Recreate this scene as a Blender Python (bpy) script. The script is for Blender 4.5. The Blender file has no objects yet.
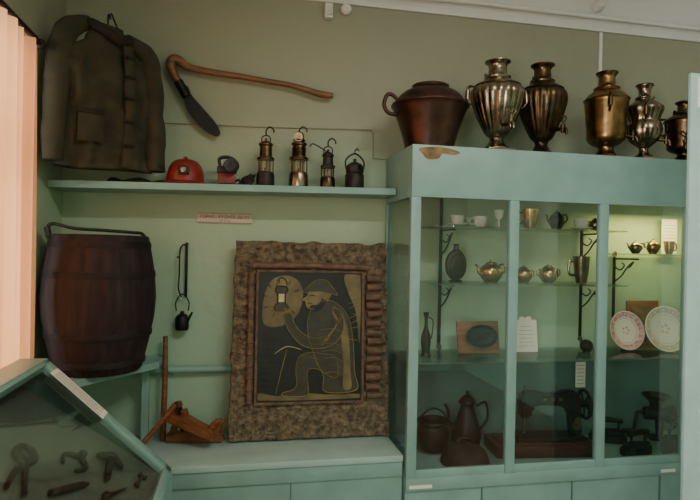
import bpy, bmesh, math, random
from math import sin, cos, pi, radians
from mathutils import Vector, Matrix, noise
random.seed(4)
V=Vector
def T(x,y,z): return Matrix.Translation((x,y,z))
def R(a,ax): return Matrix.Rotation(radians(a),4,ax)
def S(x,y,z): return Matrix.Diagonal((x,y,z,1))
def lin(c):
    r=[]
    for v in c:
        v=v/255
        r.append(v/12.92 if v<=.04045 else ((v+.055)/1.055)**2.4)
    return (*r,1)
MATS={}
def mat(name,col,rough=.5,metal=0,var=.12,ns=12,bump=.1,col2=None,stretch=None,det=4,spec=None,coat=0,bdist=.01):
    if name in MATS: return MATS[name]
    m=bpy.data.materials.new(name);m.use_nodes=True;nt=m.node_tree;p=nt.nodes['Principled BSDF']
    tc=nt.nodes.new('ShaderNodeTexCoord');mp=nt.nodes.new('ShaderNodeMapping')
    if stretch: mp.inputs['Scale'].default_value=stretch
    nz=nt.nodes.new('ShaderNodeTexNoise');nz.inputs['Scale'].default_value=ns;nz.inputs['Detail'].default_value=det
    rp=nt.nodes.new('ShaderNodeValToRGB')
    c=lin(col);
    if col2: a=c;b=lin(col2)
    else:
        a=tuple(x*(1-var) for x in c[:3])+(1,);b=tuple(min(1,x*(1+var)) for x in c[:3])+(1,)
    rp.color_ramp.elements[0].position=.32;rp.color_ramp.elements[1].position=.68
    rp.color_ramp.elements[0].color=a;rp.color_ramp.elements[1].color=b
    L=nt.links.new
    L(tc.outputs['Object'],mp.inputs[0]);L(mp.outputs[0],nz.inputs['Vector']);L(nz.outputs['Fac'],rp.inputs[0]);L(rp.outputs[0],p.inputs['Base Color'])
    p.inputs['Roughness'].default_value=rough;p.inputs['Metallic'].default_value=metal
    if spec is not None: p.inputs['Specular IOR Level'].default_value=spec
    if coat: p.inputs['Coat Weight'].default_value=coat
    if bump:
        b=nt.nodes.new('ShaderNodeBump');b.inputs['Strength'].default_value=bump;b.inputs['Distance'].default_value=bdist
        L(nz.outputs['Fac'],b.inputs['Height']);L(b.outputs[0],p.inputs['Normal'])
    MATS[name]=m;return m
def glassmat(name,tint=(.97,.985,.98),fac=.08,rough=.02,k=.5):
    m=bpy.data.materials.new(name);m.use_nodes=True;nt=m.node_tree
    for n in list(nt.nodes):
        if n.type!='OUTPUT_MATERIAL': nt.nodes.remove(n)
    out=[n for n in nt.nodes][0]
    t=nt.nodes.new('ShaderNodeBsdfTransparent');t.inputs[0].default_value=(*tint,1)
    g=nt.nodes.new('ShaderNodeBsdfGlossy');g.inputs['Roughness'].default_value=rough
    lw=nt.nodes.new('ShaderNodeLayerWeight');lw.inputs[0].default_value=.25
    ma=nt.nodes.new('ShaderNodeMath');ma.operation='MULTIPLY_ADD';ma.inputs[1].default_value=k;ma.inputs[2].default_value=fac*.5
    mx=nt.nodes.new('ShaderNodeMixShader');L=nt.links.new
    L(lw.outputs['Fresnel'],ma.inputs[0]);L(ma.outputs[0],mx.inputs[0]);L(t.outputs[0],mx.inputs[1]);L(g.outputs[0],mx.inputs[2]);L(mx.outputs[0],out.inputs[0])
    return m
# ---------- materials
teal=mat('paint_teal',(128,164,156),.42,0,.09,7,.1,det=7)
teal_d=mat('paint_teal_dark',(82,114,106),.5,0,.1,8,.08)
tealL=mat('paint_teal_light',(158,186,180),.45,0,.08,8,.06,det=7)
iron=mat('iron_black',(21,20,20),.48,.4,.35,30,.25)
iron2=mat('iron_grey',(46,42,39),.5,.5,.35,25,.25)
rust=mat('iron_rusty',(48,36,31),.75,.2,.35,30,.4)
brass=mat('brass_aged',(132,104,68),.3,1,.45,18,.12,det=7)
brassd=mat('brass_dark',(86,70,52),.32,1,.5,18,.15,det=7)
silver=mat('nickel_aged',(136,123,104),.25,1,.42,18,.1,det=7)
copper=mat('copper_dark',(74,52,44),.4,.85,.5,9,.2,det=8)
gold=mat('gilt',(186,150,96),.26,1,.25,40,.05)
bronze=mat('bronze_brown',(48,36,31),.5,.35,.35,14,.2)
wood=mat('wood_handle',(118,76,48),.45,0,.35,10,.2,stretch=(1,6,6),det=8)
woodo=mat('wood_orange',(120,74,44),.42,0,.35,9,.2,stretch=(2,8,8),det=8)
woodr=mat('wood_red',(62,33,25),.4,0,.35,9,.15,stretch=(2,8,8),det=8)
china=mat('china_white',(220,216,204),.2,0,.04,9,0)
pinkc=mat('china_pink',(190,110,122),.25,0,.25,60,0,col2=(225,190,190))
paper=mat('paper',(228,225,212),.8,0,.04,9,.03)
cloth=mat('jacket_canvas',(54,51,36),.95,0,.28,9,.4,det=10,bdist=.02)
clothd=mat('jacket_dark',(34,31,23),.95,0,.25,12,.3)
redp=mat('helmet_red',(126,36,28),.38,0,.25,14,.1,det=8)
black=mat('black_rubber',(22,22,22),.5,0,.1,10,.05)
maroon=mat('barrel_maroon',(44,33,35),.7,0,.35,6,.3,stretch=(6,6,1.2),det=9,spec=.25)
maroond=mat('barrel_hoop',(38,29,31),.65,.1,.3,14,.25,det=8,spec=.25)
stone=mat('mortar_stone',(68,60,47),.95,0,.3,34,1,col2=(128,114,92),det=14,bdist=.015)
billet=mat('wood_billet',(98,76,60),.75,0,.4,30,.5,det=8)
whitep=mat('plaster_white',(214,213,208),.8,0,.06,5,.1)
lampglass=glassmat('lamp_glass',(.85,.85,.8),.2)
GL=glassmat('window_glass');GLs=glassmat('shelf_glass',(.86,.93,.9),.25);GLc=glassmat('case_glass',(.93,.96,.94),.05,.02,.28)
# ---------- geometry helpers
def cr(pts,n=8,closed=False):
    pts=[V(p) for p in pts];o=[];N=len(pts)
    for i in range(N if closed else N-1):
        g=lambda k: pts[k%N] if closed else pts[max(0,min(N-1,k))]
        a,b,c,d=g(i-1),g(i),g(i+1),g(i+2)
        for j in range(n):
            t=j/n;o.append(.5*((2*b)+(c-a)*t+(2*a-5*b+4*c-d)*t*t+(3*b-a-3*c+d)*t**3))
    if not closed:o.append(pts[-1])
    return o
def box_bm(c,s,bev=0):
    bm=bmesh.new();bmesh.ops.create_cube(bm,size=1,matrix=T(*c)@S(*s))
    if bev: bmesh.ops.bevel(bm,geom=bm.edges[:],offset=bev,segments=2,affect='EDGES',profile=.6)
    return bm
def lathe_bm(prof,seg=32,mod=None):
    bm=bmesh.new();rings=[]
    for r,z in prof:
        if r<1e-5: rings.append([bm.verts.new((0,0,z))])
        else:
            rings.append([bm.verts.new(((r*(mod(2*pi*i/seg,z) if mod else 1))*cos(2*pi*i/seg),(r*(mod(2*pi*i/seg,z) if mod else 1))*sin(2*pi*i/seg),z)) for i in range(seg)])
    for a,b in zip(rings,rings[1:]):
        for i in range(seg):
            j=(i+1)%seg
            if len(a)==1 and len(b)==1: continue
            if len(a)==1: bm.faces.new((a[0],b[i],b[j]))
            elif len(b)==1: bm.faces.new((a[i],a[j],b[0]))
            else: bm.faces.new((a[i],a[j],b[j],b[i]))
    for rg,fl in ((rings[0],1),(rings[-1],0)):
        if len(rg)>1: bm.faces.new(rg[::-1] if fl else rg)
    return bm
def sprof(pts,n=5):
    return [(max(0,p.x),p.y) for p in cr([(a,b,0) for a,b in pts],n)]
def tube_bm(pts,rad,seg=10,closed=False,flat=1):
    pts=[V(p) for p in pts];N=len(pts);bm=bmesh.new()
    if not hasattr(rad,'__len__'): rad=[rad]*N
    elif len(rad)!=N:
        rr=[];M=len(rad)
        for i in range(N):
            f=i/(N-1)*(M-1);k=min(int(f),M-2);rr.append(rad[k]*(1-f+k)+rad[k+1]*(f-k))
        rad=rr
    rings=[];nrm=None
    for i in range(N):
        a=pts[(i-1)%N] if closed or i>0 else pts[0];b=pts[(i+1)%N] if closed or i<N-1 else pts[-1]
        t=(b-a)
        if t.length<1e-9: t=V((0,0,1))
        t.normalize()
        if nrm is None:
            nrm=t.cross(V((0,0,1)) if abs(t.z)<.9 else V((1,0,0)))
        nrm=nrm-t*nrm.dot(t);nrm.normalize();bn=t.cross(nrm)
        rings.append([bm.verts.new(pts[i]+(nrm*cos(2*pi*k/seg)+bn*sin(2*pi*k/seg)*flat)*rad[i]) for k in range(seg)])
    for i in range(N if closed else N-1):
        a=rings[i];b=rings[(i+1)%N]
        for k in range(seg):
            j=(k+1)%seg;bm.faces.new((a[k],a[j],b[j],b[k]))
    if not closed: bm.faces.new(rings[0][::-1]);bm.faces.new(rings[-1])
    return bm
def prism_bm(poly,d,bev=0):
    bm=bmesh.new();f=[bm.verts.new((x,-d/2,z)) for x,z in poly];b=[bm.verts.new((x,d/2,z)) for x,z in poly]
    n=len(poly);bm.faces.new(f);bm.faces.new(b[::-1])
    for i in range(n):
        j=(i+1)%n;bm.faces.new((f[i],b[i],b[j],f[j]))
    bmesh.ops.recalc_face_normals(bm,faces=bm.faces[:])
    if bev: bmesh.ops.bevel(bm,geom=bm.edges[:],offset=bev,segments=2,affect='EDGES')
    return bm
def sheet_bm(f,nu,nv):
    bm=bmesh.new();g=[[bm.verts.new(f(i/nu,j/nv)) for j in range(nv+1)] for i in range(nu+1)]
    for i in range(nu):
        for j in range(nv): bm.faces.new((g[i][j],g[i+1][j],g[i+1][j+1],g[i][j+1]))
    return bm
def sph_bm(r,seg=20): 
    bm=bmesh.new();bmesh.ops.create_uvsphere(bm,u_segments=seg,v_segments=seg//2,radius=r);return bm
class B:
    def __init__(s,name,loc=(0,0,0),rz=0,rot=None):
        s.n=name;s.bm=bmesh.new();s.m=[];s.M=T(*loc)@(rot if rot else R(rz,'Z'))
    def add(s,bm,mt,M=None,fix=True):
        if fix: bmesh.ops.recalc_face_normals(bm,faces=bm.faces[:])
        if M: bmesh.ops.transform(bm,matrix=M,verts=bm.verts[:])
        if mt not in s.m: s.m.append(mt)
        k=s.m.index(mt)
        for f in bm.faces: f.material_index=k;f.smooth=True
        me=bpy.data.meshes.new('t');bm.to_mesh(me);bm.free();s.bm.from_mesh(me);bpy.data.meshes.remove(me);return s
    def box(s,c,sz,mt,bev=0,M=None): return s.add(box_bm(c,sz,bev),mt,M)
    def bx(s,a,b,mt,bev=0,M=None): return s.box([(a[i]+b[i])/2 for i in range(3)],[abs(b[i]-a[i]) for i in range(3)],mt,bev,M)
    def lathe(s,p,mt,M=None,seg=32,mod=None): return s.add(lathe_bm(p,seg,mod),mt,M)
    def tube(s,p,r,mt,seg=10,closed=False,M=None,flat=1): return s.add(tube_bm(p,r,seg,closed,flat),mt,M)
    def prism(s,p,d,mt,M=None,bev=0): return s.add(prism_bm(p,d,bev),mt,M)
    def sph(s,c,r,mt,sc=(1,1,1),seg=20,M=None): return s.add(sph_bm(r,seg),mt,(M or Matrix())@T(*c)@S(*sc))
    def text(s,body,size,mt,M):
        cu=bpy.data.curves.new('tx','FONT');cu.body=body;cu.size=size;cu.align_x='CENTER';cu.extrude=.0003
        o=bpy.data.objects.new('tx',cu);bpy.context.collection.objects.link(o)
        dg=bpy.context.evaluated_depsgraph_get();me=bpy.data.meshes.new_from_object(o.evaluated_get(dg))
        bm=bmesh.new();bm.from_mesh(me);bpy.data.objects.remove(o);bpy.data.meshes.remove(me)
        return s.add(bm,mt,M,False)
    def done(s,ang=38):
        me=bpy.data.meshes.new(s.n);s.bm.to_mesh(me);s.bm.free()
        for m in s.m: me.materials.append(m)
        try: me.set_sharp_from_angle(angle=radians(ang))
        except Exception: pass
        o=bpy.data.objects.new(s.n,me);bpy.context.collection.objects.link(o);o.matrix_world=s.M;return o
# ---------- camera
cd=bpy.data.cameras.new('camera');co=bpy.data.objects.new('camera',cd);bpy.context.collection.objects.link(co)
cd.sensor_width=36;cd.lens=28.8;cd.clip_start=.05
th=radians(11.3);rho=math.atan(.02)
F=V((sin(th),cos(th),0));Rr=V((cos(th),-sin(th),0));U=V((0,0,1))
m=Matrix((Rr*cos(rho)+U*sin(rho),U*cos(rho)-Rr*sin(rho),-F)).transposed().to_4x4();m.translation=V((0,-2.8,1.55))
co.matrix_world=m;bpy.context.scene.camera=co
# ---------- room
wm=bpy.data.materials.new('wall_paint_light_ramp');wm.use_nodes=True;nt=wm.node_tree;p=nt.nodes['Principled BSDF'];L=nt.links.new
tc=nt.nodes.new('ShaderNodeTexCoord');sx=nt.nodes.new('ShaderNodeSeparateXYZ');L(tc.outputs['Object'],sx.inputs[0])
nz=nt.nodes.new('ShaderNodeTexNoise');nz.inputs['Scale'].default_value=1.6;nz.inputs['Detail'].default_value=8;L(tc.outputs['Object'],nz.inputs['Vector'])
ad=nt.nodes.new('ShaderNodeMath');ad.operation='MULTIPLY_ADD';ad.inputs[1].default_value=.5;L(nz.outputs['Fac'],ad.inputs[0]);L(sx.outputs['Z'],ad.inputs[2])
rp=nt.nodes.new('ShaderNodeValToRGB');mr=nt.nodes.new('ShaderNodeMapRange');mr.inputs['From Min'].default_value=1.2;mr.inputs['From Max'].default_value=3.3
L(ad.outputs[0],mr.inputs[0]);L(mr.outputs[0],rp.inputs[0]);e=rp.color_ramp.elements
e[0].position=0;e[0].color=lin((154,184,160));e[1].position=1;e[1].color=lin((142,140,120))  # lighter mint low, greyer high: lighting on one paint, put into its colour
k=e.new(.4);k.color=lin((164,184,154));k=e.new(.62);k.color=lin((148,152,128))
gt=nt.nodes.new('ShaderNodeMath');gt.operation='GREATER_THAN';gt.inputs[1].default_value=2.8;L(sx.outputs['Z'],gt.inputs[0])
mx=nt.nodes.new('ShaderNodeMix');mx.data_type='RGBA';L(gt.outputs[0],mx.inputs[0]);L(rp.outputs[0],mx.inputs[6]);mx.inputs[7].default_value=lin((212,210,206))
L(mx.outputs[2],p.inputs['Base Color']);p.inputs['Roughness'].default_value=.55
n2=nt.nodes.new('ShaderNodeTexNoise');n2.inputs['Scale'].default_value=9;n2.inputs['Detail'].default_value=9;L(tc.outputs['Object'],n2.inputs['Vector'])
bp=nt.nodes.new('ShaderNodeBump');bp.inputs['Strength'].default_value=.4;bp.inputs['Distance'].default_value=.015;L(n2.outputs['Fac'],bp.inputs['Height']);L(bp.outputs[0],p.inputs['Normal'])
H=3.15
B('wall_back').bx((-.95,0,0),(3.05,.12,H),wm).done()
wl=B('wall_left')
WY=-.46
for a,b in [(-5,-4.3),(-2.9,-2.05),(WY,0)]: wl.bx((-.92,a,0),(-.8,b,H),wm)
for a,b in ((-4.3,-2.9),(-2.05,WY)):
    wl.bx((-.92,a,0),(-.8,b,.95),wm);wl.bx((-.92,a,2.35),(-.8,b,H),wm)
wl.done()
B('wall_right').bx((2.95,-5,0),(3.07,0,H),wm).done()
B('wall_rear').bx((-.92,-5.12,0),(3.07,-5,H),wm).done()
B('ceiling').bx((-.92,-5.12,H),(3.07,.12,H+.1),whitep).done()
fl=mat('floor_boards',(110,80,58),.5,0,.25,3,.1,stretch=(12,1,1))
B('floor').bx((-.92,-5.12,-.1),(3.07,.12,0),fl).done()
B('trim_1').bx((-.79,-.012,2.795),(2.94,-.001,2.82),whitep,.003).done()
B('heating_pipe').tube([(-.79,-.03,2.86),(.3,-.03,2.85),(1.2,-.035,2.865),(2.94,-.03,2.86)],.012,whitep).done()
wnd=mat('window_frame_white',(215,213,205),.4,0,.03,9,.03)
for i,(a,b) in enumerate(((-2.05,WY),(-4.3,-2.9))):
    w=B('window_%d'%(i+1))  # the second window is unseen, added to let in fill light
    for q in ((a,a+.05),(b-.05,b),((a+b)/2-.025,(a+b)/2+.025)): w.bx((-.91,q[0],.95),(-.87,q[1],2.35),wnd,.004)
    for q in (.95,2.30,1.85): w.bx((-.91,a,q),(-.87,b,q+.05),wnd,.004)
    w.bx((-.893,a+.04,.99),(-.887,b-.04,2.31),GL)
    w.done()
cm=bpy.data.materials.new('curtain_fabric');cm.use_nodes=True;nt=cm.node_tree
p=nt.nodes['Principled BSDF'];p.inputs['Base Color'].default_value=lin((236,188,148));p.inputs['Roughness'].default_value=.9
tr=nt.nodes.new('ShaderNodeBsdfTranslucent');tr.inputs[0].default_value=lin((240,176,122));mx=nt.nodes.new('ShaderNodeMixShader');mx.inputs[0].default_value=.45
L=nt.links.new;L(p.outputs[0],mx.inputs[1]);L(tr.outputs[0],mx.inputs[2]);L(mx.outputs[0],nt.nodes['Material Output'].inputs[0])
c=B('window_curtain')
def cf(u,v):
    y=-.5-u*1.6;z=2.3-v*1.5
    return (-.763+(.022+.004*v)*sin(y*75+.6*sin(v*2+u*9))+.005*sin(y*31),y+.010*sin(y*60+v*2),z)
c.add(sheet_bm(cf,420,24),cm,fix=False)
c.tube([(-.757,-.47,2.315),(-.757,-2.2,2.315)],.012,bronze)
c.sph((-.757,-.46,2.315),.02,bronze)
for yy in (-.45,-2.15): c.bx((-.799,yy-.01,2.30),(-.75,yy+.01,2.32),bronze)
c.done(80)
# ---------- ledge
ZL=.648
c=B('low_bench_cabinet');c.bx((-.795,-.41,.0),(.733,-.006,ZL-.02),teal)
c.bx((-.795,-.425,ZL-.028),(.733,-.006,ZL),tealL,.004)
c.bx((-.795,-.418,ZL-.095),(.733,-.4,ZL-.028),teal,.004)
for x in (-.25,.24): c.bx((x-.003,-.4115,.08),(x+.003,-.405,ZL-.1),teal_d)
c.done()
def zs(x): return 1.822+.0165*(x+.8)
c=B('wall_shelf');bm=bmesh.new()
vs=[bm.verts.new((x,y,zs(x)-dz)) for x in(-.797,.733) for y in(-.225,-.006) for dz in(.03,0)]
for f in ((0,1,3,2),(4,6,7,5),(0,4,5,1),(2,3,7,6),(1,5,7,3),(0,2,6,4)): bm.faces.new([vs[i] for i in f])
c.add(bm,teal)
c.done()
ZB=1.03
c=B('corner_board')
bm=bmesh.new();pl=[(-.796,-.49),(-.60,-.49),(-.34,-.16),(-.34,-.006),(-.796,-.006)]
a=[bm.verts.new((x,y,ZB)) for x,y in pl];b=[bm.verts.new((x,y,ZB-.03)) for x,y in pl]
bm.faces.new(a);bm.faces.new(b[::-1])
for i in range(5): bm.faces.new((a[i],b[i],b[(i+1)%5],a[(i+1)%5]))
c.add(bm,teal);c.bx((-.77,-.42,ZL+.002),(-.73,-.38,ZB-.03),teal);c.bx((-.42,-.1,ZL+.002),(-.39,-.07,ZB-.03),teal);c.done()
c=B('radiator_pipe');c.tube([(-.79,-.028,.965),(.73,-.028,.965)],.018,teal,16)
for x in (-.6,.1): c.bx((x-.008,-.03,.94),(x+.008,-.001,.97),teal)
c.done()
# ---------- barrel
def stave(a,z): return (1-.02*(1 if abs(((a*22/(2*pi))%1)-.5)>.44 else 0))*(1+.004*sin(int(a*22/(2*pi)+.5)*2.3))
c=B('wooden_barrel',(-.563,-.3,ZB+.001),20)
pr=[(.0,0),(.165,0),(.172,.01),(.198,.12),(.217,.22),(.223,.30),(.217,.40),(.2,.50),(.19,.555),(.182,.56),(.176,.555),(.174,.53),(0,.53)]
c.lathe(pr,maroon,seg=132,mod=stave)
for z,r in ((.045,.184),(.16,.2085),(.40,.2185),(.52,.199)):
    c.lathe([(r-.006,z-.014),(r+.0,z-.014),(r+.001,z),(r-.002,z+.014),(r-.008,z+.014)],maroond,seg=64)
c.tube(cr([(-.185,0,.52),(-.195,0,.56),(-.185,.0,.6),(-.1,-.01,.585),(.02,-.015,.58),(.12,-.01,.575),(.165,0,.57),(.185,0,.53)],8),.007,iron2)
c.tube([(-.192,0,.55),(-.2,0,.59)],.012,iron2)
c.done(50)
# ---------- jacket
c=B('canvas_jacket',(-.558,-.272,1.87),30.6)
def jt(u,v):
    a=u*2*pi;z=v*.60
    w=[.2,.197,.192,.19,.19,.19,.185,.165,.09,.06];d=[.046,.045,.045,.045,.047,.05,.047,.042,.036,.034]
    f=v*(len(w)-1);k=min(int(f),len(w)-2);t=f-k;t=t*t*(3-2*t);W=w[k]*(1-t)+w[k+1]*t;D=d[k]*(1-t)+d[k+1]*t
    x=W*math.copysign(abs(cos(a))**.7,cos(a));y=D*math.copysign(abs(sin(a))**.7,sin(a))
    fo=(.009*sin(x*44+2*z*6)+.005*sin(x*95-z*9)+.004*sin(z*38+x*22)+.014*noise.noise(V((x*12,z*9,2)))+.010*noise.noise(V((x*30,z*24,7))))*min(1,(1-v)*2.5+.1)
    z+=-.07*x*min(1,v/.6)
    return (x,y+(fo if y<0 else fo*.4),z+.006*sin(x*14)*(1-v))
c.add(sheet_bm(jt,110,80),cloth)
for sgn,top in ((-1,.572),(1,.54)):
    pts=cr([(sgn*.07,0,top+.03),(sgn*.12,0,top+.006),(sgn*.168,-.006,top-.04),(sgn*.192,-.014,top-.16),(sgn*.203,-.02,top-.34),(sgn*.208,-.024,.012)],12)
    bm=tube_bm(pts,[.024,.036,.046,.047,.045,.043,.041],28)
    for v in bm.verts:
        q=v.co.copy()
        v.co+=V((.008*noise.noise(q*14),.012*noise.noise(V((q.x*10,q.y*10,q.z*26))),0));v.co.y=-.02+(v.co.y+.02)*.9
    c.add(bm,cloth)
    q=pts[-1];c.tube([(q.x,q.y,q.z+.03),(q.x,q.y,q.z-.002)],[.0375,.0375],clothd,20)
c.add(sheet_bm(lambda u,v:(.045+u*.04+.010*sin(v*3),-.063-.004*sin(v*17)-.004*sin(pi*u),.01+v*.51),6,40),cloth)
c.tube([(.044+.010*sin(v*3),-.062-.004*sin(v*17),.01+v*.51) for v in [i/30 for i in range(31)]],.0028,clothd,6)
for z in (.1,.2,.3,.39,.47):
    c.box((.075,-.071,z),(.042,.006,.014),clothd,.003);c.sph((.058,-.075,z),.008,iron)
for x0 in (-.13,):
    c.add(sheet_bm(lambda u,v:(x0+u*.1,-.062-.004*sin(pi*u),.1+v*.12),4,4),cloth);c.box((x0+.05,-.066,.222),(.104,.006,.022),clothd,.003)
c.tube(cr([(-.065,.02,.61),(-.07,-.03,.59),(-.02,-.048,.565),(.045,-.05,.54),(.08,-.03,.56),(.065,.02,.58)],6),[.014,.02,.022,.022,.018,.014],clothd,12)
c.tube(cr([(0,.0,.58),(0,0,.64),(.01,.02,.665),(.02,.03,.65)],6),.004,iron2)
c.tube([(.01,.01,.665),(.0,.25,.665)],.004,iron2,8,M=R(-30,'Z'))
c.done(60)
c=B('folded_cloth',(-.45,-.12,zs(-.43)+.001),4)
c.add(sheet_bm(lambda u,v:((u-.5)*.26,(v-.5)*.12,.02+.008*sin(u*13+v*4)-.02*(abs(v-.5)*2)**6-.02*(abs(u-.5)*2)**8),40,14),clothd)
c.box((0,0,.006),(.24,.11,.011),clothd,.004);c.done()
# ---------- adze
c=B('hand_adze',(.005,-.04,0))
h=cr([(.444,0,2.318),(.38,0,2.322),(.234,0,2.353),(.1,0,2.366),(-.007,0,2.377),(-.12,0,2.385),(-.218,0,2.396),(-.265,0,2.408),(-.30,0,2.43),(-.325,0,2.43),(-.333,0,2.40),(-.315,0,2.355),(-.28,0,2.305)],8)
c.tube(h,[.013,.016,.013,.013,.014,.015,.016,.019,.023,.025,.023,.021,.016],wood,14)
bl=cr([(-.298,2.325,0),(-.255,2.31,0),(-.235,2.27,0),(-.18,2.21,0),(-.122,2.145,0),(-.10,2.10,0),(-.12,2.082,0),(-.175,2.108,0),(-.228,2.16,0),(-.262,2.215,0),(-.275,2.27,0)],6,True)
c.add(prism_bm([(p.x,p.y) for p in bl],.007),iron)
c.tube([(-.298,-.004,2.33),(-.258,-.004,2.26)],[.022,.02],iron,12)
c.tube([(-.1,0,2.383),(-.1,.038,2.383)],.003,iron);c.tube([(.3,0,2.345),(.3,.038,2.345)],.003,iron)
c.done()
c=B('wall_label',(-.066,-.006,1.6925))
c.box((0,0,0),(.262,.004,.05),mat('label_pink',(200,182,164),.7,0,.05,8,.02),.001)
for dz in (.022,-.022): c.box((0,-.0026,dz),(.256,.001,.0015),woodr)
ink=mat('ink',(70,52,48),.8,0,.05,5,0)
c.text('ГОРНО - РУДНОЕ ДЕЛО',.020,ink,T(0,-.0028,-.0005)@R(90,'X'));c.text('XIX - XX вв.',.010,ink,T(0,-.0028,-.016)@R(90,'X'));c.done()
cab=mat('cable_grey',(150,140,120),.6,0,.05,8,0)
c=B('wall_cable');c.tube([(-.355,-.006,2.139),(.1,-.006,2.147),(.652,-.006,2.167),(.667,-.006,2.15),(.67,-.006,2.022),(.735,-.006,2.02)],.003,cab,6);c.done()
c=B('cable_conduit');c.bx((1.95,-.014,1.99),(1.968,-.002,2.79),whitep,.003);c.done()
c=B('motion_sensor');c.box((.422,-.02,2.745),(.04,.036,.075),wnd,.006);c.sph((.422,-.04,2.73),.014,wnd);c.done()
c=B('alarm_sounder');c.lathe([(0,0),(.026,0),(.027,.02),(.018,.032),(0,.035)],wnd,T(.512,-.004,2.765)@R(90,'X'));c.done()
c=B('smoke_detector');c.lathe([(0,0),(.03,0),(.032,.02),(.018,.05),(0,.055)],wnd,T(1.93,-.004,2.93)@R(90,'X'));c.done()
# ---------- hanging oil lamp
c=B('hanging_miner_lamp',(-.249,-.03,0))
c.box((.008,.012,1.44),(.012,.006,.26),iron,.002)
c.tube(cr([(.008,0,1.55),(-.004,-.01,1.56),(-.02,-.01,1.53),(-.022,-.01,1.42),(-.024,-.01,1.35),(-.01,-.01,1.31)],6),.0035,iron)
c.tube([(-.02,-.01,1.50),(-.035,-.01,1.50)],.004,iron)
c.tube(cr([(-.032,-.012,1.245),(-.034,-.012,1.29),(-.006,-.012,1.325),(.024,-.012,1.29),(.022,-.012,1.245)],6),.003,iron)
c.lathe([(0,0),(.028,0),(.032,.012),(.031,.055),(.024,.07),(.01,.078),(.008,.09),(0,.09)],iron,T(-.005,-.012,1.155))
c.tube([(.02,-.015,1.2),(.042,-.02,1.24)],[.008,.004],iron);c.bx((.002,.01,1.56),(.014,.029,1.57),iron);c.done()
# ---------- shelf objects
def on(x): return zs(x)+.0012
c=B('miner_helmet',(-.244,-.118,on(-.244)+.003),0)
c.lathe(sprof([(.084,0),(.084,.02),(.082,.05),(.07,.085),(.045,.11),(.0,.12)]),redp,seg=40,M=S(1.0,1.12,1))
c.lathe([(.083,.002),(.1,0),(.102,.005),(.09,.014),(.083,.014)],redp,seg=40)
c.tube(cr([(0,.08,.06),(0,.03,.114),(0,-.03,.114),(0,-.08,.065)],6),[.008,.01,.01,.008],redp)
c.box((0,-.092,.055),(.05,.012,.04),black,.004)
c.lathe([(0,0),(.018,0),(.022,.02),(.02,.026),(0,.022)],iron2,T(.0,-.09,.055)@R(90,'X'));c.lathe([(0,0),(.014,0),(.012,.004),(0,.006)],silver,T(0,-.114,.055)@R(90,'X'))
c.done()
c=B('cap_lamp',(-.058,-.13,on(-.058)))
c.box((0,0,.03),(.08,.05,.06),redp,.008);c.box((.0,0,.075),(.09,.06,.034),black,.01)
c.lathe([(0,0),(.03,0),(.036,.022),(.032,.028),(0,.02)],black,T(.02,-.03,.085)@R(80,'X'));c.lathe([(0,0),(.024,0),(0,.003)],iron2,T(.02,-.0535,.09)@R(80,'X'))
c.tube(cr([(-.03,0,.09),(-.035,0,.125),(0,0,.135),(.035,0,.12),(.03,0,.09)],6),.008,black)
c.tube(cr([(.035,-.01,.02),(.055,-.02,.03),(.055,-.03,.008),(.02,-.04,.006),(-.03,-.04,.006)],6),.005,black);c.done()
c=B('ore_lump',(.037,-.12,on(.037)))
bm=bmesh.new();bmesh.ops.create_icosphere(bm,subdivisions=4,radius=1)
for v in bm.verts:
    n=noise.noise(v.co*1.7)*.5+noise.noise(v.co*5)*.15;v.co=v.co*(1+n);v.co=V((v.co.x*.032+.016*v.co.z,v.co.y*.035,max(-.02,v.co.z*.038)))
c.add(bm,rust,T(0,0,.0205));c.done(25)
def mlamp(name,x,h,r,body,cap,style):
    c=B(name,(x,-.12,on(x)),random.uniform(-20,20))
    k=h
    c.lathe([(0,0),(r,0),(r*1.03,.006),(r,.05*k/.2),(r*.92,.06*k/.2),(r*.6,.064*k/.2),(0,.064*k/.2)],body)
    z0=.062*k/.2;z1=.11*k/.2;z2=.165*k/.2
    c.lathe([(r*.62,z0),(r*.62,z1)],lampglass,seg=24);c.lathe([(0,z0),(.008,z0),(.006,z0+.02),(0,z0+.024)],brass,seg=12)
    for i in range(5):
        a=2*pi*i/5+.3;c.tube([(r*.85*cos(a),r*.85*sin(a),z0-.004),(r*.85*cos(a),r*.85*sin(a),z1+.004)],.003,cap,8)
    c.lathe([(r*.55,z1),(r*.98,z1),(r*.98,z1+.01),(r*.72,z1+.014),(r*.66,z2),(r*.8,z2+.004),(r*.8,z2+.012),(r*.4,z2+.024),(.0,z2+.028)],cap)
    if style==2:
        for i in range(6): c.lathe([(r*.72,0),(r*.76,.002),(r*.72,.004)],cap,T(0,0,z1+.02+i*.007))
    t=z2+.026
    c.lathe([(0,0),(.006,0),(.006,.012),(0,.014)],cap,T(0,0,t),seg=12)
    c.tube(cr([(-.018,0,t-.02),(-.02,0,t+.015),(0,0,t+.026),(.02,0,t+.015),(.018,0,t-.02)],6),.0028,iron2,8)
    c.tube(cr([(0,0,t+.026),(.0,0,t+.05),(.016,0,t+.066),(.034,0,t+.055),(.036,0,t+.04)],6),.0035,iron2,8)
    return c
mlamp('miners_safety_lamp',.12,.235,.042,iron2,brassd,1).done()
c=mlamp('miners_safety_lamp',.277,.245,.046,silver,brassd,2)
c.lathe([(.026,0),(.032,.004),(.026,.008)],silver,T(0,0,.225));c.tube([(.0,-.03,.24),(.0,-.01,.245)],[.022,.026],silver,16);c.done()
c=mlamp('miners_safety_lamp',.418,.185,.036,brassd,iron2,1)
c.tube(cr([(.0,0,.175),(-.04,0,.2),(-.075,0,.215),(-.09,0,.2)],6),.003,iron2);c.box((0,-.002,.1),(.05,.05,.006),brassd,.002);c.done()
c=B('carbide_lamp',(.551,-.12,on(.551)),15)
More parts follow.
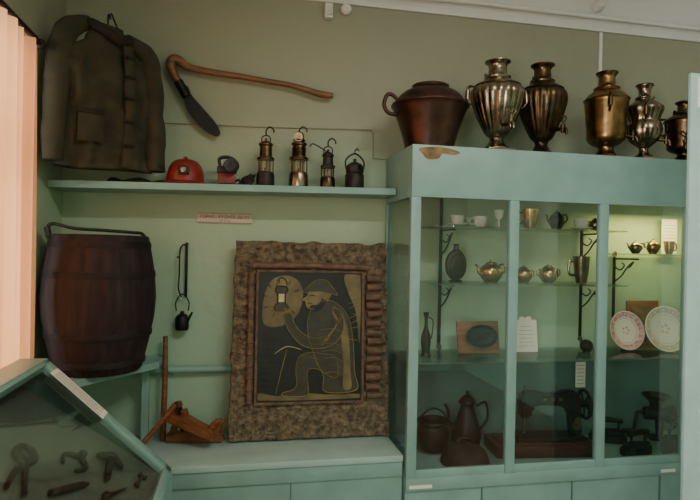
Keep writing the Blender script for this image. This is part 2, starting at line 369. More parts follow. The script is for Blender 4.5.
c.lathe([(0,0),(.044,0),(.047,.01),(.046,.07),(.04,.078),(.044,.084),(.042,.115),(.022,.13),(.008,.133),(.008,.15),(0,.152)],iron2)
c.tube(cr([(-.044,0,.09),(-.049,0,.14),(0,0,.175),(.049,0,.14),(.044,0,.09)],8),.004,iron2);c.tube(cr([(0,0,.172),(0,0,.19),(.012,0,.2),(.02,0,.19)],5),.003,iron2)
c.tube([(0,-.03,.1),(0,-.062,.115)],[.01,.004],iron2);c.done()
# ---------- relief picture
ang=-math.degrees(math.atan(.07/.93))
W_,Hh=.77,.935
c=B('relief_picture',(-.032,-.135,ZL+.004),rot=R(ang,'X')@R(.25,'Y'))
def sf(u,v):
    x=u*W_;z=v*Hh
    ed=min(u,1-u,v,1-v)
    x+= .012*noise.noise(V((z*14,3,0)))*(1 if u<.02 or u>.98 else 0)
    z+= .012*noise.noise(V((x*14,9,0)))*(1 if v>.98 else 0)
    y=-.036-.006*noise.noise(V((x*14,z*14,0)))-.009*abs(noise.noise(V((x*45,z*45,4))))-.007*noise.noise(V((x*110,z*110,7)))
    if ed<1e-6:y=-.004
    return (x-.035*v*(u-.5),y,z)
c.add(sheet_bm(sf,190,230),stone)
c.bx((.02,-.02,.005),(W_-.02,.0,Hh-.008),billet)
art=mat('art_black',(20,20,18),.35,0,.3,12,.1)
artm=mat('art_olive',(150,136,84),.5,0,.3,34,.1)
artd=mat('art_shade',(50,48,36),.45,0,.35,22,.15,det=10);artg=mat('art_ground',(102,92,58),.5,0,.35,14,.2,det=12);artw=mat('art_pale',(184,170,128),.5,0,.2,22,.1)
x0,x1,z0,z1=.128,.625,.178,.785
c.bx((x0,-.05,z0),(x1,-.02,z1),art)
for a,b in (((x0-.012,z0-.012),(x1+.012,z0)),((x0-.012,z1),(x1+.012,z1+.012)),((x0-.012,z0),(x0,z1)),((x1,z0),(x1+.012,z1))):
    c.bx((a[0],-.056,a[1]),(b[0],-.02,b[1]),billet,.002)
sX=(x1-x0)/102;sZ=(z1-z0)/125
def pl(pts,mt,d,sm=4):
    q=cr([(a,b,0) for a,b in pts],sm,True) if sm else [V((a,b,0)) for a,b in pts]
    c.prism([(x0+min(101,max(1,p.x))*sX,z0+min(124,max(1,p.y))*sZ) for p in q],.002,mt,T(0,-.0505-d*.0013,0))
def ln(pts,d,w=.8,mt=None,closed=False):
    q=cr([(a,b,0) for a,b in pts],5,closed)
    c.tube([(x0+p.x*sX,-.0515-d*.0013,z0+p.y*sZ) for p in q],[w*sX*.35,w*sX*.8,w*sX*.45],mt or artm,6,flat=.5)
# gallery walls and lamp-lit halo
pl([(5,76),(5,100),(12,117),(26,122),(38,117),(43,104),(40,88),(32,78),(18,72)],artg,0)
pl([(84,123),(100,123),(100,58),(98,72),(95,90),(88,106)],artg,0)
pl([(2,2),(100,2),(100,6),(70,6),(46,8),(20,6),(2,9)],artg,0)
for i in range(9):
    a=pi*(.15+.2*i);ln([(22+14*cos(a),99+14*sin(a)*1.1),(22+19*cos(a),99+20*sin(a))],1,.9,art)
for i in range(12):
    b=60+i*5;ln([(88+random.uniform(0,4),b),(98,b+random.uniform(-2,5))],.8,.7,random.choice([art,artm]))
for i in range(10):
    b=16+i*5.5;ln([(4,b),(10+random.uniform(0,8),b+random.uniform(-3,3))],.5,.6,artd)
# standing figure bent forward: coat, one bent leg
trunk=[(58,94),(68,98),(78,94),(87,84),(92,68),(94,48),(95,28),(97,10),(66,9),(64,24),(57,38),(52,52),(48,66),(48,80),(52,90)]
pl(trunk,artd,1.2);ln(trunk,2.1,.9,artm,True)
pl([(74,92),(83,83),(88,68),(90,48),(91,28),(92,12),(84,12),(84,34),(82,54),(79,72),(72,86)],artg,1.9)
leg=[(76,42),(62,46),(48,47),(39,42),(37,30),(38,18),(35,12),(25,9),(26,6),(48,6),(49,16),(49,30),(58,31),(70,24),(78,24)]
pl(leg,artd,2.6);ln(leg,3.4,.9,artm,True)
ln([(42,40),(52,42),(66,38),(74,34)],3.6,.8,artg);ln([(42,36),(43,24),(43,12)],3.6,.9,artg)
arm1=[(72,90),(77,80),(74,70),(66,63),(54,61),(43,66),(35,75),(31,86),(25,85),(26,76),(33,63),(45,53),(61,51),(75,56),(83,68),(83,80),(79,88)]
pl(arm1,artd,3.6);ln(arm1,4.4,.9,artm,True)
ln([(76,86),(79,76),(75,64),(64,56),(50,56),(38,65),(31,76)],4.6,.9,artg)
for i in range(7): ln([(66,60-i*0+2-i*1.0),(62+i*3.2,54+i*4.5),(67+i*2,60+i*4)],4.5,.5,artm)
for i in range(8):
    z=14+i*7;ln([(66-i*.8,z+6),(74,z+7),(83,z+3)],2.6,.6,random.choice([artm,artg]))
for i in range(4): ln([(27+i*1.6,84),(25.5+i*1.8,88),(24+i*2,91-i*.6)],5,1.3,artm)
# head in profile looking at the lamp
pl([(50,107),(47,102),(43,98.5),(46,97),(46,94),(48,90.5),(54,89),(62,92),(68,98),(70,107)],artg,2.8)
ln([(50,107),(47,102),(43,98.5),(46,97),(46,94),(48,90.5),(54,89)],3.6,.9,artw)
ln([(49,102),(52,103),(55,102)],3.9,.9,art);ln([(47,94.5),(50,95),(52,94)],3.9,.7,art)
pl([(51,93),(50,89),(55,86.5),(62,90),(66,97),(62,99),(58,94)],art,3.4)
ln([(61,102),(64,103),(64,98),(61,97)],3.9,.7,artm,True)
pl([(43,105.5),(49,113),(56,118),(66,117.5),(72,111),(77,103),(70,104.5),(58,107)],artd,3.6);ln([(43,105.5),(49,113),(56,118),(66,117.5),(72,111),(77,103),(70,104.5),(58,107)],4.4,.9,artm,True)
# lamp
pl([(16,88),(28,88),(28,93),(26,95),(26,104),(28,107),(26,111),(18,111),(16,107),(18,104),(18,95),(16,93)],artd,2.2,3)
ln([(16,88),(28,88),(28,93),(26,95),(26,104),(28,107),(26,111),(18,111),(16,107),(18,104),(18,95),(16,93)],3,.9,art,True)
pl([(19.2,96),(24.8,96),(24.8,104),(19.2,104)],artw,3,0)
ln([(17,111),(18,117),(22,120),(26,117),(27,111)],2.4,.9,art)
ln([(18,8),(24,34),(28,50)],2,1.3,artm);ln([(16,46),(28,53),(42,50)],2.8,1.6,artw)
c.tube([(x0-.03,-.058,z1+.03),((x0+x1)/2,-.062,z1+.034),(x1+.03,-.058,z1+.028)],[.016,.014,.016],billet,12)
for i in range(14):
    z=z0+.0+i*.0432;r=.018+random.uniform(-.002,.002)
    xx=x1+.045+random.uniform(-.006,.006)
    c.tube([(xx-.022,-.052,z+.02),(xx+.05,-.052,z+.02+random.uniform(-.004,.004))],[r,r*.95],billet,12)
for i in range(11):
    z=z0+.0+i*.055;c.tube([(x0-.035,-.052,z),(x0-.033,-.052,z+.052)],[.016,.014],billet,10)
c.done(35)
# ---------- hand planes and sticks
def jackplane(name,loc,rot,mt):
    c=B(name,loc,rot=rot)
    pr=[(-.13,0),(.13,0),(.132,.035),(.1,.045),(.03,.048),(.02,.05),(-.02,.055),(-.09,.045),(-.128,.04)]
    c.prism(pr,.055,mt,bev=.005)
    c.prism([(p.x,p.y) for p in cr([(-.115,.035,0),(-.085,.035,0),(-.08,.06,0),(-.062,.085,0),(-.075,.105,0),(-.1,.09,0),(-.112,.06,0)],5,True)],.024,mt,bev=.003)
    c.tube(cr([(.1,0,.035),(.105,0,.06),(.118,0,.085),(.135,0,.1)],6),[.014,.013,.012,.008],mt,12)
    c.box((.005,0,.075),(.008,.04,.11),iron2,.001,M=R(-35,'Y')@T(-.02,0,0));c.box((.01,0,.06),(.02,.036,.06),mt,.004,M=R(-35,'Y')@T(-.005,0,0))
    return c
jackplane('wooden_jack_plane',(-.178,-.12,ZL+.002),R(-8,'Z'),woodo).done()
c=jackplane('wooden_jack_plane',(-.205,-.2,ZL+.085),R(-22,'Z')@R(18,'Y'),woodo);c.done()
c=B('wooden_pole');c.tube([(-.325,-.06,1.13),(-.322,-.075,.95),(-.325,-.09,ZL+.002)],[.011,.013,.014],woodo);c.done()
c=B('wooden_stick');c.tube([(-.255,-.26,.86),(-.42,-.29,ZL+.012)],[.009,.013],woodo);c.done()
# ---------- display case (sloped) left
c=B('sloped_display_case')
yf,yn=-.7,-1.95
A=V((-.64,0,1.156));D=V((-.218,0,.752));dl=(D-A);sl=math.degrees(math.atan2(-(D-A).z,(D-A).x))
c.bx((-.725,yn,1.12),(-.635,yf,1.156),teal,.004)
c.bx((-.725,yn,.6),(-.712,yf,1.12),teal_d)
Ms=T(A.x,0,A.z)@R(sl,'Y');LL=dl.length
for y in (yf-.045,yn): c.bx((0,y,-.028),(LL,y+.045,0),teal,.003,M=Ms)
c.bx((LL-.03,yn,-.03),(LL,yf,0),teal,.003,M=Ms);c.bx((0,yn,-.028),(.02,yf,0),teal,.003,M=Ms)
c.bx((.02,yn+.02,-.014),(LL-.03,yf-.02,-.009),GLc,M=Ms)
c.bx((-.232,yn,.60),(-.216,yf,.745),teal);c.bx((-.725,yn,.58),(-.2,yf,.61),teal,.004)
for y in (yf-.02,yn+.0):
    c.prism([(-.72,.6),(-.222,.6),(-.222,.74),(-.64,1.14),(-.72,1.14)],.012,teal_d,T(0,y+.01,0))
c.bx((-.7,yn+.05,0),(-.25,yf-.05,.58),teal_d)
lining=mat('case_lining',(96,104,94),.85,0,.2,6,.1,det=8)
bz=lambda x:1.02-.7*(x+.64)
BA=math.degrees(math.atan(.7))
c.prism([(-.71,bz(-.71)),(-.235,bz(-.235)),(-.235,bz(-.235)-.01),(-.71,bz(-.71)-.01)],1.2,lining,T(0,(yf+yn)/2,0))
c.bx((.05,yf-.085,.0008),(.28,yf-.012,.0025),paper,M=Ms)
for q in range(5): c.bx((.065,yf-.078+q*.013,.0025),(.265-.02*(q%2),yf-.075+q*.013,.0028),ink,M=Ms)
c.done()
toolm=mat('tool_rust',(38,29,24),.75,.2,.4,40,.3)
def bedtool(name,x,y,rz,s=1.0):
    return B(name,(x,y,bz(x)+.004),rot=R(BA,'Y')@R(rz,'Z')@S(s,s,s))
c=bedtool('forged_tongs',-.55,-1.19,105,1.15)
c.tube(cr([(-.11,.02,.008),(-.04,.012,.008),(0,0,.009),(.04,-.022,.009),(.075,-.012,.009),(.085,.005,.008)],6),[.006,.006,.009,.010,.008,.005],toolm)
c.tube(cr([(-.11,-.02,.008),(-.04,-.012,.008),(0,0,.014),(.04,.022,.009),(.075,.014,.009),(.085,.0,.008)],6),[.006,.006,.009,.010,.008,.005],toolm);c.done()
c=bedtool('forged_hammer',-.58,-1.42,120)
c.box((0,0,.018),(.08,.03,.032),toolm,.006);c.tube([(0,0,.018),(0,.13,.014)],.01,woodr);c.done()
c=bedtool('iron_calipers',-.465,-1.01,85,1.05)
c.tube(cr([(-.05,.02,.006),(0,.035,.006),(.04,.0,.006),(.06,0,.006)],6),[.005,.007,.009,.008],toolm);c.tube(cr([(-.05,-.02,.006),(0,-.035,.006),(.04,.0,.008),(.06,0,.006)],6),[.005,.007,.009,.008],toolm);c.sph((.05,0,.01),.013,toolm);c.done()
c=bedtool('rock_pick',-.39,-.93,100,1.0)
c.tube([(-.09,0,.014),(.04,0,.016)],[.009,.013],toolm);c.tube(cr([(.03,.045,.012),(.045,0,.018),(.03,-.05,.01)],6),[.006,.017,.004],toolm);c.done()
c=bedtool('iron_wrench',-.30,-.89,85,.85)
c.prism([(p.x,p.y) for p in cr([(-.05,-.012,0),(-.02,-.007,0),(.02,-.007,0),(.035,-.018,0),(.06,-.014,0),(.048,0,0),(.06,.014,0),(.035,.018,0),(.02,.007,0),(-.02,.007,0),(-.05,.012,0),(-.06,0,0)],4,True)],.009,toolm,T(0,0,.006)@R(90,'X'),bev=.001);c.done()
c=bedtool('iron_chisel',-.44,-1.17,65,1.1);c.tube([(-.07,0,.009),(.05,0,.009),(.08,0,.006)],[.008,.009,.004],toolm);c.done()
c=bedtool('iron_spike',-.345,-1.06,70,1.1);c.tube([(-.05,0,.008),(.06,0,.008)],[.008,.003],toolm);c.sph((-.05,0,.012),.012,toolm);c.done()
# ---------- glass display cabinet
X0,X1,Y0,Y1=.74,2.64,-.45,-.006
c=B('glass_display_cabinet')
c.bx((X0,Y0+.01,0),(X1,Y1,.50),teal)
c.bx((X0,Y0,.495),(X1,Y1,.55),teal,.004)
c.bx((X0,Y0,1.79),(X1,Y0+.02,2.02),teal,.003);c.bx((X0,Y0+.02,1.79),(X0+.02,Y1,2.02),teal,.003);c.bx((X1-.02,Y0+.02,1.79),(X1,Y1,2.02),teal,.003)
c.bx((X0+.02,Y0+.02,2.0),(X1-.02,Y1,2.015),teal)
PX=[.7625,1.231,1.69,2.157,2.6175]
for x in PX: c.bx((x-.0225,Y0,.55),(x+.0225,Y0+.03,1.79),teal,.003)
for x in (1.1,1.55,2.02,2.3): c.bx((x-.003,Y0+.004,.1),(x+.003,Y0+.0105,.49),teal_d)
c.bx((X0,-.036,.55),(X0+.03,Y1,1.79),teal,.003)
c.bx((X0,Y0+.03,.55),(X0+.02,-.036,.58),teal)
c.bx((X0,Y0+.01,.55),(X1,Y0+.03,.585),teal,.003)
for a,b in zip(PX,PX[1:]): c.bx((a+.02,Y0+.013,.58),(b-.02,Y0+.017,1.79),GL)
c.bx((X0+.008,Y0+.03,.58),(X0+.012,-.036,1.79),GL)
c.bx((X1-.012,Y0+.03,.55),(X1-.002,Y1,1.79),teal)
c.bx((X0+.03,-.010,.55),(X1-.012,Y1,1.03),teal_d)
ZS1,ZS2,ZS3=1.675,1.40,1.04
for z,xa,xb,yy in ((ZS1,.9,1.93,-.3),(ZS2,.9,1.93,-.33),(ZS3,X0+.03,X1-.03,-.36),(1.56,2.0,2.6,-.28)):
    c.bx((xa,yy,z-.007),(xb,-.012,z),GLs,.001)
chip=mat('bare_wood',(150,128,88),.8,0,.25,20,.3,col2=(104,80,50))
c.prism([(p.x,p.y) for p in cr([(.77,2.002,0),(.84,2.012,0),(.9,2.01,0),(.96,1.995,0),(.93,1.98,0),(.88,1.985,0),(.86,1.962,0),(.81,1.957,0),(.785,1.98,0)],4,True)],.0016,chip,T(0,Y0-.0006,0))
c.bx((.755,Y0-.0012,.507),(.86,Y0-.0002,.522),paper);c.bx((.02+2.0,Y0-.0012,.507),(2.1,Y0-.0002,.522),paper)
c.done()
def bracket(name,x,za,zb,shel):
    c=B(name,(x,-.012,0));c.bx((-.008,-.008,za),(.008,-.002,zb),iron,.001)
    for z in shel:
        c.tube([(0,-.008,z-.014),(0,-.2,z-.014)],.0045,iron,8)
        c.tube(cr([(0,-.012,z-.14),(.01,-.05,z-.11),(.018,-.08,z-.07),(.014,-.12,z-.04),(0,-.16,z-.03),(-.012,-.15,z-.055),(-.006,-.12,z-.06)],8),.004,iron,8)
        c.tube(cr([(0,-.012,z-.06),(.02,-.03,z-.075),(.03,-.05,z-.05),(.02,-.04,z-.035)],8),.0035,iron,8)
    for z in (za,zb):
        s=1 if z==zb else -1
        c.tube([(.0+.016*(1-t/16)*sin(t*.75),-.005,z+s*(.012+.016*(1-t/16)*cos(t*.75)+.004)) for t in range(14)],.003,iron,8)
    return c
c=bracket('scroll_shelf_bracket',1.04,1.07,1.83,(ZS1,ZS2));c.done()
c=bracket('scroll_shelf_bracket',1.86,1.1,1.70,(ZS1,ZS2));c.done()
c=bracket('scroll_shelf_bracket',2.065,1.2,1.54,(1.545,));c.done()
# ---------- ware functions
def cup(name,x,z,h,r,mt,y=-.18,rz=0,saucer=False,hm=None):
    c=B(name,(x,y,z+.001),rz);b=0
    if saucer: c.lathe([(0,0),(r*.7,0),(r*1.5,.012),(r*1.52,.015),(r*.7,.005),(0,.005)],mt);b=.005
    c.lathe([(0,b),(r*.6,b),(r*.62,b+.004),(r*.85,b+h*.35),(r,b+h),(r*.95,b+h),(r*.8,b+h*.4),(r*.5,b+.01),(0,b+.01)],mt)
    c.tube(cr([(r*.9,0,b+h*.8),(r*1.5,0,b+h*.8),(r*1.5,0,b+h*.35),(r*.8,0,b+h*.3)],6),h*.05,hm or mt,8);return c
def pot(name,x,z,h,r,mt,y=-.18,rz=0,spout=True,handle='side',prof=None):
    c=B(name,(x,y,z+.001),rz)
    prof=prof or [(0,0),(.55,0),(.6,.04),(.9,.25),(1,.45),(.9,.65),(.6,.78),(.5,.8),(.52,.83),(.3,.9),(.1,.93),(.08,.95),(.12,.98),(.0,1)]
    c.lathe(sprof([(a*r,b*h) for a,b in prof],3),mt)
    if spout: c.tube(cr([(-r*.85,0,h*.35),(-r*1.3,0,h*.45),(-r*1.45,0,h*.68),(-r*1.7,0,h*.78)],6),[r*.22,r*.15,r*.11,r*.09],mt,10)
    if handle=='side': c.tube(cr([(r*.7,0,h*.72),(r*1.4,0,h*.78),(r*1.55,0,h*.5),(r*.9,0,h*.28)],6),r*.09,mt,8)
    if handle=='two':
        for s in (-1,1): c.tube(cr([(s*r*.8,0,h*.65),(s*r*1.3,0,h*.68),(s*r*1.3,0,h*.4),(s*r*.9,0,h*.35)],6),r*.08,mt,8)
    if handle=='bail': c.tube(cr([(-r*.9,0,h*.6),(-r*.8,0,h*1.1),(0,0,h*1.35),(r*.8,0,h*1.1),(r*.9,0,h*.6)],6),r*.06,mt,8)
    return c
cup('porcelain_teacup',1.065,ZS1,.05,.035,china,saucer=True).done()
cup('porcelain_teacup',1.185,ZS1,.055,.035,china,rz=180).done()
c=B('glass_goblet',(1.285,-.18,ZS1+.001));c.lathe([(0,0),(.025,0),(.006,.008),(.005,.04),(.02,.055),(.026,.09),(.024,.09),(.01,.05),(0,.048)],china);c.done()
cup('gilt_mug',1.455,ZS1,.1,.043,gold,rz=160).done()
pot('black_creamer_jug',1.605,ZS1,.1,.038,iron).done()
cup('porcelain_teacup',1.745,ZS1,.055,.037,china,saucer=True,rz=20).done()
pot('silver_sugar_bowl',1.84,ZS1,.07,.03,silver,spout=False,handle='two',y=-.16).done()
pot('gilt_teapot',1.248,ZS2,.115,.058,gold,rz=15).done()
pot('gilt_sugar_bowl',1.425,ZS2,.09,.043,gold,spout=False,handle='two').done()
pot('gilt_sugar_bowl',1.565,ZS2,.1,.047,gold,spout=False,handle='two').done()
cup('niello_mug',1.752,ZS2,.14,.042,silver,rz=170,hm=silver).done()
c=B('leather_flask',(1.06,-.18,ZS2+.001));c.lathe([(0,0),(.03,0),(.034,.008),(.02,.014),(0,.014)],bronze)
c.sph((0,0,.085),.06,bronze,(.95,.4,1.3));c.lathe([(0,0),(.014,0),(.012,.03),(.016,.034),(0,.036)],bronze,T(0,0,.155));c.tube([(.04*cos(a),-.024,.085+.055*sin(a)) for a in [i*2*pi/24 for i in range(24)]],.003,rust,8,True);c.done()
c=B('slender_ewer',(.905,-.2,ZS3+.001));c.lathe(sprof([(0,0),(.026,0),(.02,.02),(.024,.06),(.022,.1),(.01,.14),(.008,.18),(.014,.21),(.0,.215)],4),bronze)
c.tube(cr([(.01,0,.19),(.035,0,.17),(.03,0,.1),(.02,0,.08)],6),.003,bronze);c.done()
c=B('mounted_iron_pan',(1.20,-.16,ZS3+.0015),rot=R(-10,'X'))
c.box((0,0,.082),(.225,.014,.162),wood,.004);c.lathe(sprof([(.0,.006),(.05,.006),(.062,.02),(.068,.024),(.066,.014),(.052,0),(0,0)],4),iron,T(.01,-.008,.085)@R(90,'X')@S(1.25,.85,1));c.tube([(-.055,-.02,.05),(.07,-.028,.11)],.008,iron);c.done()
c=B('paper_notice',(1.475,-.14,ZS3+.001),rot=R(-8,'X'))
pp=[(-.062,0),(.062,0),(.062,.165),(.035,.165),(.03,.182),(.01,.182),(0,.172),(-.01,.182),(-.03,.182),(-.035,.165),(-.062,.165)]
c.prism(pp,.003,paper)
for i in range(6): c.box((0,-.002,.03+i*.02),(.09-.01*(i%3),.0008,.0012),ink)
c.done()
c=B('polished_ball',(1.776,-.2,ZS3+.001));c.sph((0,0,.038),.033,iron2);c.lathe([(0,0),(.022,0),(.018,.01),(0,.01)],woodr);c.done()
def plate(name,x,y,r,rim,ctr,tz=0,band=None):
    c=B(name,(x,y,ZS3+.002),rot=R(tz,'Z')@R(-14,'X'))
    M=T(0,0,r)@R(90,'X')
    c.lathe([(0,0),(r*.6,0),(r*.98,.014),(r,.018),(r*.97,.019),(r*.66,.0065),(0,.0055)],ctr,M,48)
    def ringp(ra,rb,mt):
        f=lambda q:.0065+(q-.66)/.31*.0125 if q>.66 else .006
        bm=bmesh.new();A_=[bm.verts.new((r*ra*cos(i*pi/32),r*ra*sin(i*pi/32),f(ra)+.0006)) for i in range(64)];B_=[bm.verts.new((r*rb*cos(i*pi/32),r*rb*sin(i*pi/32),f(rb)+.0006)) for i in range(64)]
        for i in range(64): bm.faces.new((A_[i],A_[(i+1)%64],B_[(i+1)%64],B_[i]))
        c.add(bm,mt,M)
    ringp(.72,.95,rim)
    ringp(.62,.65,band or rim)
    for i in range(5):
        a=i*2*pi/5;c.lathe([(0,0),(r*.07,0),(0,.001)],band or rim,M@T(r*.16*cos(a),r*.16*sin(a),.006),8)
    for i in range(12):
        a=i*2*pi/12;c.lathe([(0,0),(r*.05,0),(0,.001)],ctr,M@T(r*.84*cos(a),r*.84*sin(a),.0145),8)
    c.bx((-.03,-.01,0),(.03,.02,.006),woodr);c.done()
cream=mat('china_cream',(196,186,170),.25,0,.12,50,0)
plate('painted_plate',2.06,-.15,.105,pinkc,china);plate('painted_plate',2.245,-.22,.122,cream,china,-6,cream)
c=B('wooden_square_frame',(2.21,-.09,ZS3+.002),rot=R(-6,'X'));c.box((0,0,.13),(.2,.012,.26),wood,.004);c.box((0,-.007,.13),(.15,.004,.2),billet,.002);c.done()
z4=1.56
pot('gilt_cream_pot',2.07,z4,.07,.032,silver).done();pot('gilt_cream_pot',2.175,z4,.08,.032,brass,rz=180).done();cup('gilt_mug',2.275,z4,.07,.028,gold).done()
c=B('paper_notice',(2.4,-.034,1.66),rot=R(90,'X'));c.bx((-.05,-.095,.0),(.05,.1,.002),paper)
for i in range(9): c.bx((-.04,-.08+i*.018,.002),(.04,-.078+i*.018,.0025),ink)
c.done()
c=B('paper_notice',(1.86,-.03,.9));c.bx((-.03,-.001,-.08),(.03,.001,.06),paper)
for i in range(6): c.bx((-.022,-.0016,-.06+i*.02),(.022,-.001,-.058+i*.02),ink)
c.done()
ZF=.551
pot('cast_iron_pot',.975,ZF,.16,.08,iron,y=-.14,spout=False,handle='bail',prof=[(0,0),(.5,.02),(.85,.15),(1,.45),(.95,.75),(.9,.85),(1.05,.95),(.98,1),(.85,.9),(.8,.6),(0,.3)]).done()
pot('iron_coffee_pot',1.165,ZF,.29,.072,iron,y=-.11,rz=0,prof=[(0,0),(.85,0),(.9,.03),(1,.2),(.95,.35),(.7,.55),(.5,.7),(.48,.76),(.62,.8),(.5,.85),(.2,.92),(.08,.94),(.12,.98),(0,1)]).done()
c=B('cast_iron_lid',(1.075,-.305,ZF));c.lathe(sprof([(0,0),(.105,0),(.112,.012),(.109,.035),(.09,.065),(.06,.085),(.03,.09),(0,.09)],4),rust);c.lathe([(.107,.006),(.116,.014),(.107,.022)],rust)
c.tube(cr([(-.035,0,.085),(-.03,0,.115),(.03,0,.115),(.035,0,.085)],5),.005,rust);c.done()
# sewing machine
c=B('hand_sewing_machine',(1.52,-.21,ZF),-6)
c.box((0,0,.03),(.52,.2,.058),woodr,.006);c.box((0,0,.062),(.46,.16,.01),woodr,.003)
Mm=T(-.02,0,.072)
c.box((.06,0,.006),(.36,.13,.014),iron,.004,M=Mm)
pr=[(.17,0),(.165,.06),(.16,.12),(.13,.15),(.0,.155),(-.03,.14),(-.035,.09),(-.095,.09),(-.1,.19),(-.08,.225),(-.03,.228),(.06,.21),(.16,.23),(.2,.225),(.225,.2),(.22,.1),(.235,0)]
c.prism(pr,.055,iron,Mm@T(0,0,.01),bev=.012)
c.tube([(-.065,0,.1),(-.065,0,.02)],.005,silver,8,M=Mm);c.box((-.065,0,.022),(.014,.02,.004),silver,M=Mm);c.tube([(-.065,0,.23),(-.065,0,.262)],.004,silver,8,M=Mm);c.tube([(.1,0,.225),(.1,0,.265)],.003,silver,8,M=Mm)
Mw=Mm@T(.25,0,.165)@R(90,'Y')
c.tube([(.07*cos(i*pi/16),.07*sin(i*pi/16),0) for i in range(32)],.009,iron,10,True,M=Mw)
for i in range(5):
    a=i*2*pi/5;c.tube([(0,0,0),(.07*cos(a),.07*sin(a),0)],.005,iron,8,M=Mw)
c.lathe([(0,-.04),(.02,-.04),(.02,.015),(0,.02)],iron,Mw,16)
c.tube(cr([(0,0,.02),(.03,.02,.035),(.06,.03,.04)],5),.006,iron,8,M=Mw);c.tube([(.06,.03,.04),(.06,.03,.09)],[.008,.011],woodr,10,M=Mw)
for i in range(3): c.box((.03+.04*i,-.029,.195),(.02,.001,.012),gold,.0,M=Mm)
c.prism([(p.x,p.y) for p in cr([(.175,.05,0),(.2,.03,0),(.22,.06,0),(.2,.1,0)],5,True)],.001,gold,Mm@T(0,-.0285,.01))
c.done()
def flatiron(name,x,y,rz,s=1):
    c=B(name,(x,y,ZF),rot=R(rz,'Z')@S(s,s,s))
    q=cr([(-.08,-.04,0),(-.08,.04,0),(0,.045,0),(.06,.025,0),(.095,0,0),(.06,-.025,0),(0,-.045,0)],4,True)
    c.prism([(p.x,p.y) for p in q],.035,iron,T(0,0,.0185)@R(90,'X'),bev=.003)
    c.prism([(p.x*.85,p.y*.8) for p in q],.02,iron,T(0,0,.045)@R(90,'X'),bev=.003)
    for xx in (-.05,.045): c.tube([(xx,0,.05),(xx*1.05,0,.1)],.006,iron)
    c.tube([(-.07,0,.104),(0,0,.11),(.065,0,.104)],[.012,.015,.012],iron,12);return c
flatiron('flat_iron',1.99,-.33,15,1.05).done();flatiron('flat_iron',1.97,-.12,160,1.05).done()
c=B('meat_grinder',(2.28,-.13,ZF),rot=R(-20,'Z')@S(1.15,1.15,1.15))
c.bx((-.05,-.04,0),(.05,.04,.012),iron,.003);c.tube([(0,0,.01),(0,0,.1)],[.016,.02],iron)
c.lathe([(0,-.07),(.03,-.07),(.032,.03),(.045,.035),(.045,.06),(.02,.065),(0,.065)],iron,T(0,0,.12)@R(90,'Y'));c.lathe([(.022,0),(.028,.04),(.06,.07),(.062,.075),(.055,.072),(.02,.04)],iron,T(-.02,0,.135))
c.tube(cr([(-.07,0,.12),(-.1,0,.12),(-.11,0,.08),(-.115,0,.03)],6),.007,iron);c.tube([(-.115,0,.03),(-.165,0,.03)],.011,iron);c.done()
c=B('coal_iron',(2.21,-.345,ZF),10)
c.prism([(p.x,p.y) for p in cr([(-.08,-.045,0),(-.08,.045,0),(0,.05,0),(.07,.03,0),(.105,0,0),(.07,-.03,0),(0,-.05,0)],4,True)],.08,iron,T(0,0,.041)@R(90,'X'),bev=.004)
c.tube(cr([(-.06,0,.08),(-.065,0,.13),(0,0,.15),(.05,0,.13),(.055,0,.08)],6),.008,iron);c.tube([(-.04,0,.145),(.03,0,.147)],.014,iron);c.done()
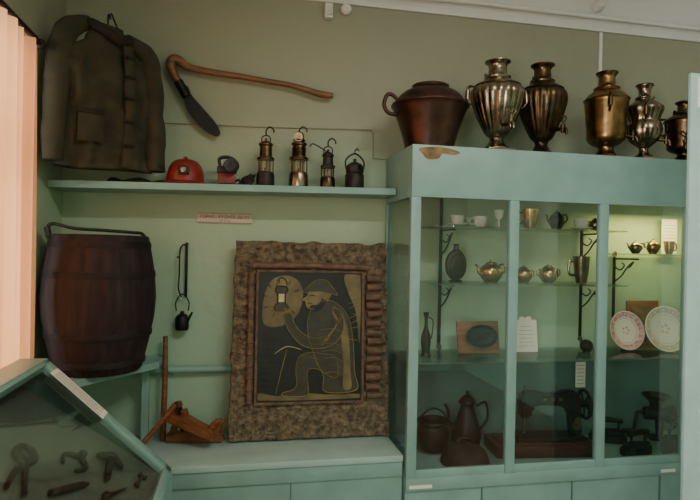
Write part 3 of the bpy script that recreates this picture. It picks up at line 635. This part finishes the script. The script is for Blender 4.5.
# ---------- top row
ZT=2.016
c=B('copper_cauldron',(.868,-.3,ZT+.005),0)
c.lathe(sprof([(0,0),(.108,0),(.113,.01),(.128,.07),(.152,.14),(.172,.19),(.182,.205),(.178,.215),(.165,.22),(.15,.245),(.125,.268),(.09,.285),(.085,.298),(.08,.303),(0,.303)],4),copper,seg=56)
c.tube(cr([(-.16,0,.16),(-.2,0,.165),(-.222,0,.2),(-.21,0,.245),(-.185,0,.25),(-.155,0,.225)],8),.009,copper)
c.tube(cr([(.14,-.04,.2),(.16,-.05,.23),(.16,.05,.23),(.14,.04,.2)],6),.007,copper)
c.done()
def samovar(name,x,y,h,r,mt,mt2,prof,fl=0,rz=0,spout_z=.24):
    c=B(name,(x,y,ZT+.001),rz)
    b=r*.56
    for sx_ in (-1,1):
        for sy_ in (-1,1): c.sph((sx_*b*.85,sy_*b*.85,.008),.011,mt2,(1,1,.75),12)
    c.box((0,0,.02),(b*2,b*2,.014),mt2,.003)
    body=sprof([(a*r,.026+q*(h-.026)) for a,q in prof],3)
    f=None
    if fl: f=lambda a,z:(1+.05*abs(cos(a*fl/2))) if .2*h<z<.72*h else 1
    c.lathe(body,mt,seg=120 if fl else 48,mod=f)
    zh=.60*h
    for s in (-1,1):
        c.tube(cr([(s*r*.92,0,zh-.03),(s*r*1.12,0,zh-.03),(s*r*1.25,0,zh+.0),(s*r*1.22,0,zh+.045),(s*r*1.02,0,zh+.052),(s*r*.78,0,zh+.045)],6),[.006,.005,.007,.007,.005,.006],mt2,8)
        c.tube([(s*r*1.25,0,zh-.012),(s*r*1.24,0,zh+.03)],.011,mt2,10)
    zt=spout_z*h+.02;rb=r*.45
    c.tube([(0,-rb,zt+.01),(0,-r*1.02,zt),(0,-r*1.28,zt-.002)],[.013,.009,.008],mt2,12)
    c.lathe([(0,-.02),(.009,-.02),(.011,0),(.012,.018),(.006,.022),(.006,.03),(0,.03)],mt2,T(0,-r*1.18,zt),seg=16)
    c.tube([(0,-r*1.28,zt),(0,-r*1.36,zt-.012),(0,-r*1.38,zt-.03)],[.008,.008,.007],mt2,10)
    c.tube(cr([(-.022,-r*1.18,zt+.05),(-.012,-r*1.18,zt+.062),(0,-r*1.18,zt+.045),(.012,-r*1.18,zt+.062),(.022,-r*1.18,zt+.05),(0,-r*1.18,zt+.034)],5,True),.0028,mt2,8,True)
    for s in (-1,1): c.lathe([(0,0),(.005,0),(.004,.012),(.009,.018),(.006,.028),(0,.03)],mt2,T(s*r*.5,0,.80*h),seg=12)
    c.lathe([(r*.46,.985*h),(r*.5,.99*h),(r*.5,h),(r*.4,h+.004),(r*.36,.97*h)],mt2,seg=32)
    c.lathe([(r*.3,.93*h),(r*.34,.935*h),(r*.3,.94*h)],mt2);return c
vase=[(.5,0),(.5,.02),(.38,.05),(.27,.1),(.29,.14),(.45,.19),(.68,.32),(.88,.46),(.98,.57),(1,.63),(.96,.68),(.86,.71),(.9,.725),(.62,.77),(.5,.80),(.52,.82),(.4,.835),(.36,.88),(.36,.95),(.46,.985),(.44,1)]
bank=[(.55,0),(.5,.03),(.38,.07),(.36,.12),(.6,.15),(.84,.2),(.88,.3),(.93,.45),(.97,.58),(1,.66),(1.04,.675),(1,.69),(.8,.745),(.6,.78),(.56,.8),(.6,.815),(.42,.84),(.38,.9),(.38,.95),(.48,.985),(.44,1)]
orn=[(.55,0),(.5,.03),(.3,.07),(.25,.13),(.4,.17),(.78,.25),(.95,.36),(.92,.45),(.8,.5),(.86,.56),(1,.64),(.98,.7),(.7,.76),(.5,.79),(.55,.82),(.36,.85),(.34,.93),(.46,.985),(.42,1)]
samovar('samovar',1.205,-.3,.45,.122,silver,silver,vase,20,0).done()
samovar('samovar',1.475,-.24,.475,.116,brassd,brassd,vase,24,15).done()
samovar('samovar',1.815,-.27,.455,.106,brass,brassd,bank,0,62).done()
samovar('samovar',2.01,-.3,.40,.085,silver,brassd,orn,14,55).done()
samovar('samovar',2.25,-.3,.33,.095,brassd,brassd,bank,0,-40).done()
# ---------- standing display panel
c=B('standing_display_panel');c.bx((1.735,-.9,.06),(2.4,-.885,2.275),tealL,.002)
for x in (1.82,2.3): c.bx((x,-1.05,0),(x+.05,-.72,.06),teal,.005)
c.bx((1.765,-.902,2.14),(1.83,-.8995,2.26),paper)
c.done()
c=B('added_ceiling_lamp',(1.0,-2.6,H-.06));c.box((0,0,.03),(1.2,.16,.058),wnd,.006);c.tube([(-.55,-.03,-.01),(.55,-.03,-.01)],.013,china);c.tube([(-.55,.03,-.01),(.55,.03,-.01)],.013,china);c.done()  # unseen fixture, added as a housing for the room fill
def area(name,loc,rot,sx_,sy_,e,col):
    l=bpy.data.lights.new(name,'AREA');l.shape='RECTANGLE';l.size=sx_;l.size_y=sy_;l.energy=e;l.color=col
    o=bpy.data.objects.new(name,l);o.location=loc;o.rotation_euler=[radians(a) for a in rot];bpy.context.collection.objects.link(o)
area('daylight_window_1',(-1.0,-1.26,1.65),(0,-90,0),1.4,1.55,48,(1,.97,.93))
area('fill_window_2',(-.97,-3.6,1.65),(0,-90,0),1.4,1.4,215,(1,.985,.96))  # fill light through the added, unseen second window
area('ceiling_fill_light',(1.0,-2.6,H-.09),(0,0,0),1.1,.12,46,(1,.94,.84))  # added room fill under the unseen ceiling fixture
area('cabinet_lamp_light',(2.25,-.16,1.785),(0,0,0),.5,.05,4.2,(1,.82,.28))
w=bpy.data.worlds.new('world');bpy.context.scene.world=w;w.use_nodes=True;bg=w.node_tree.nodes['Background'];bg.inputs[0].default_value=(.75,.85,1,1);bg.inputs[1].default_value=1.2
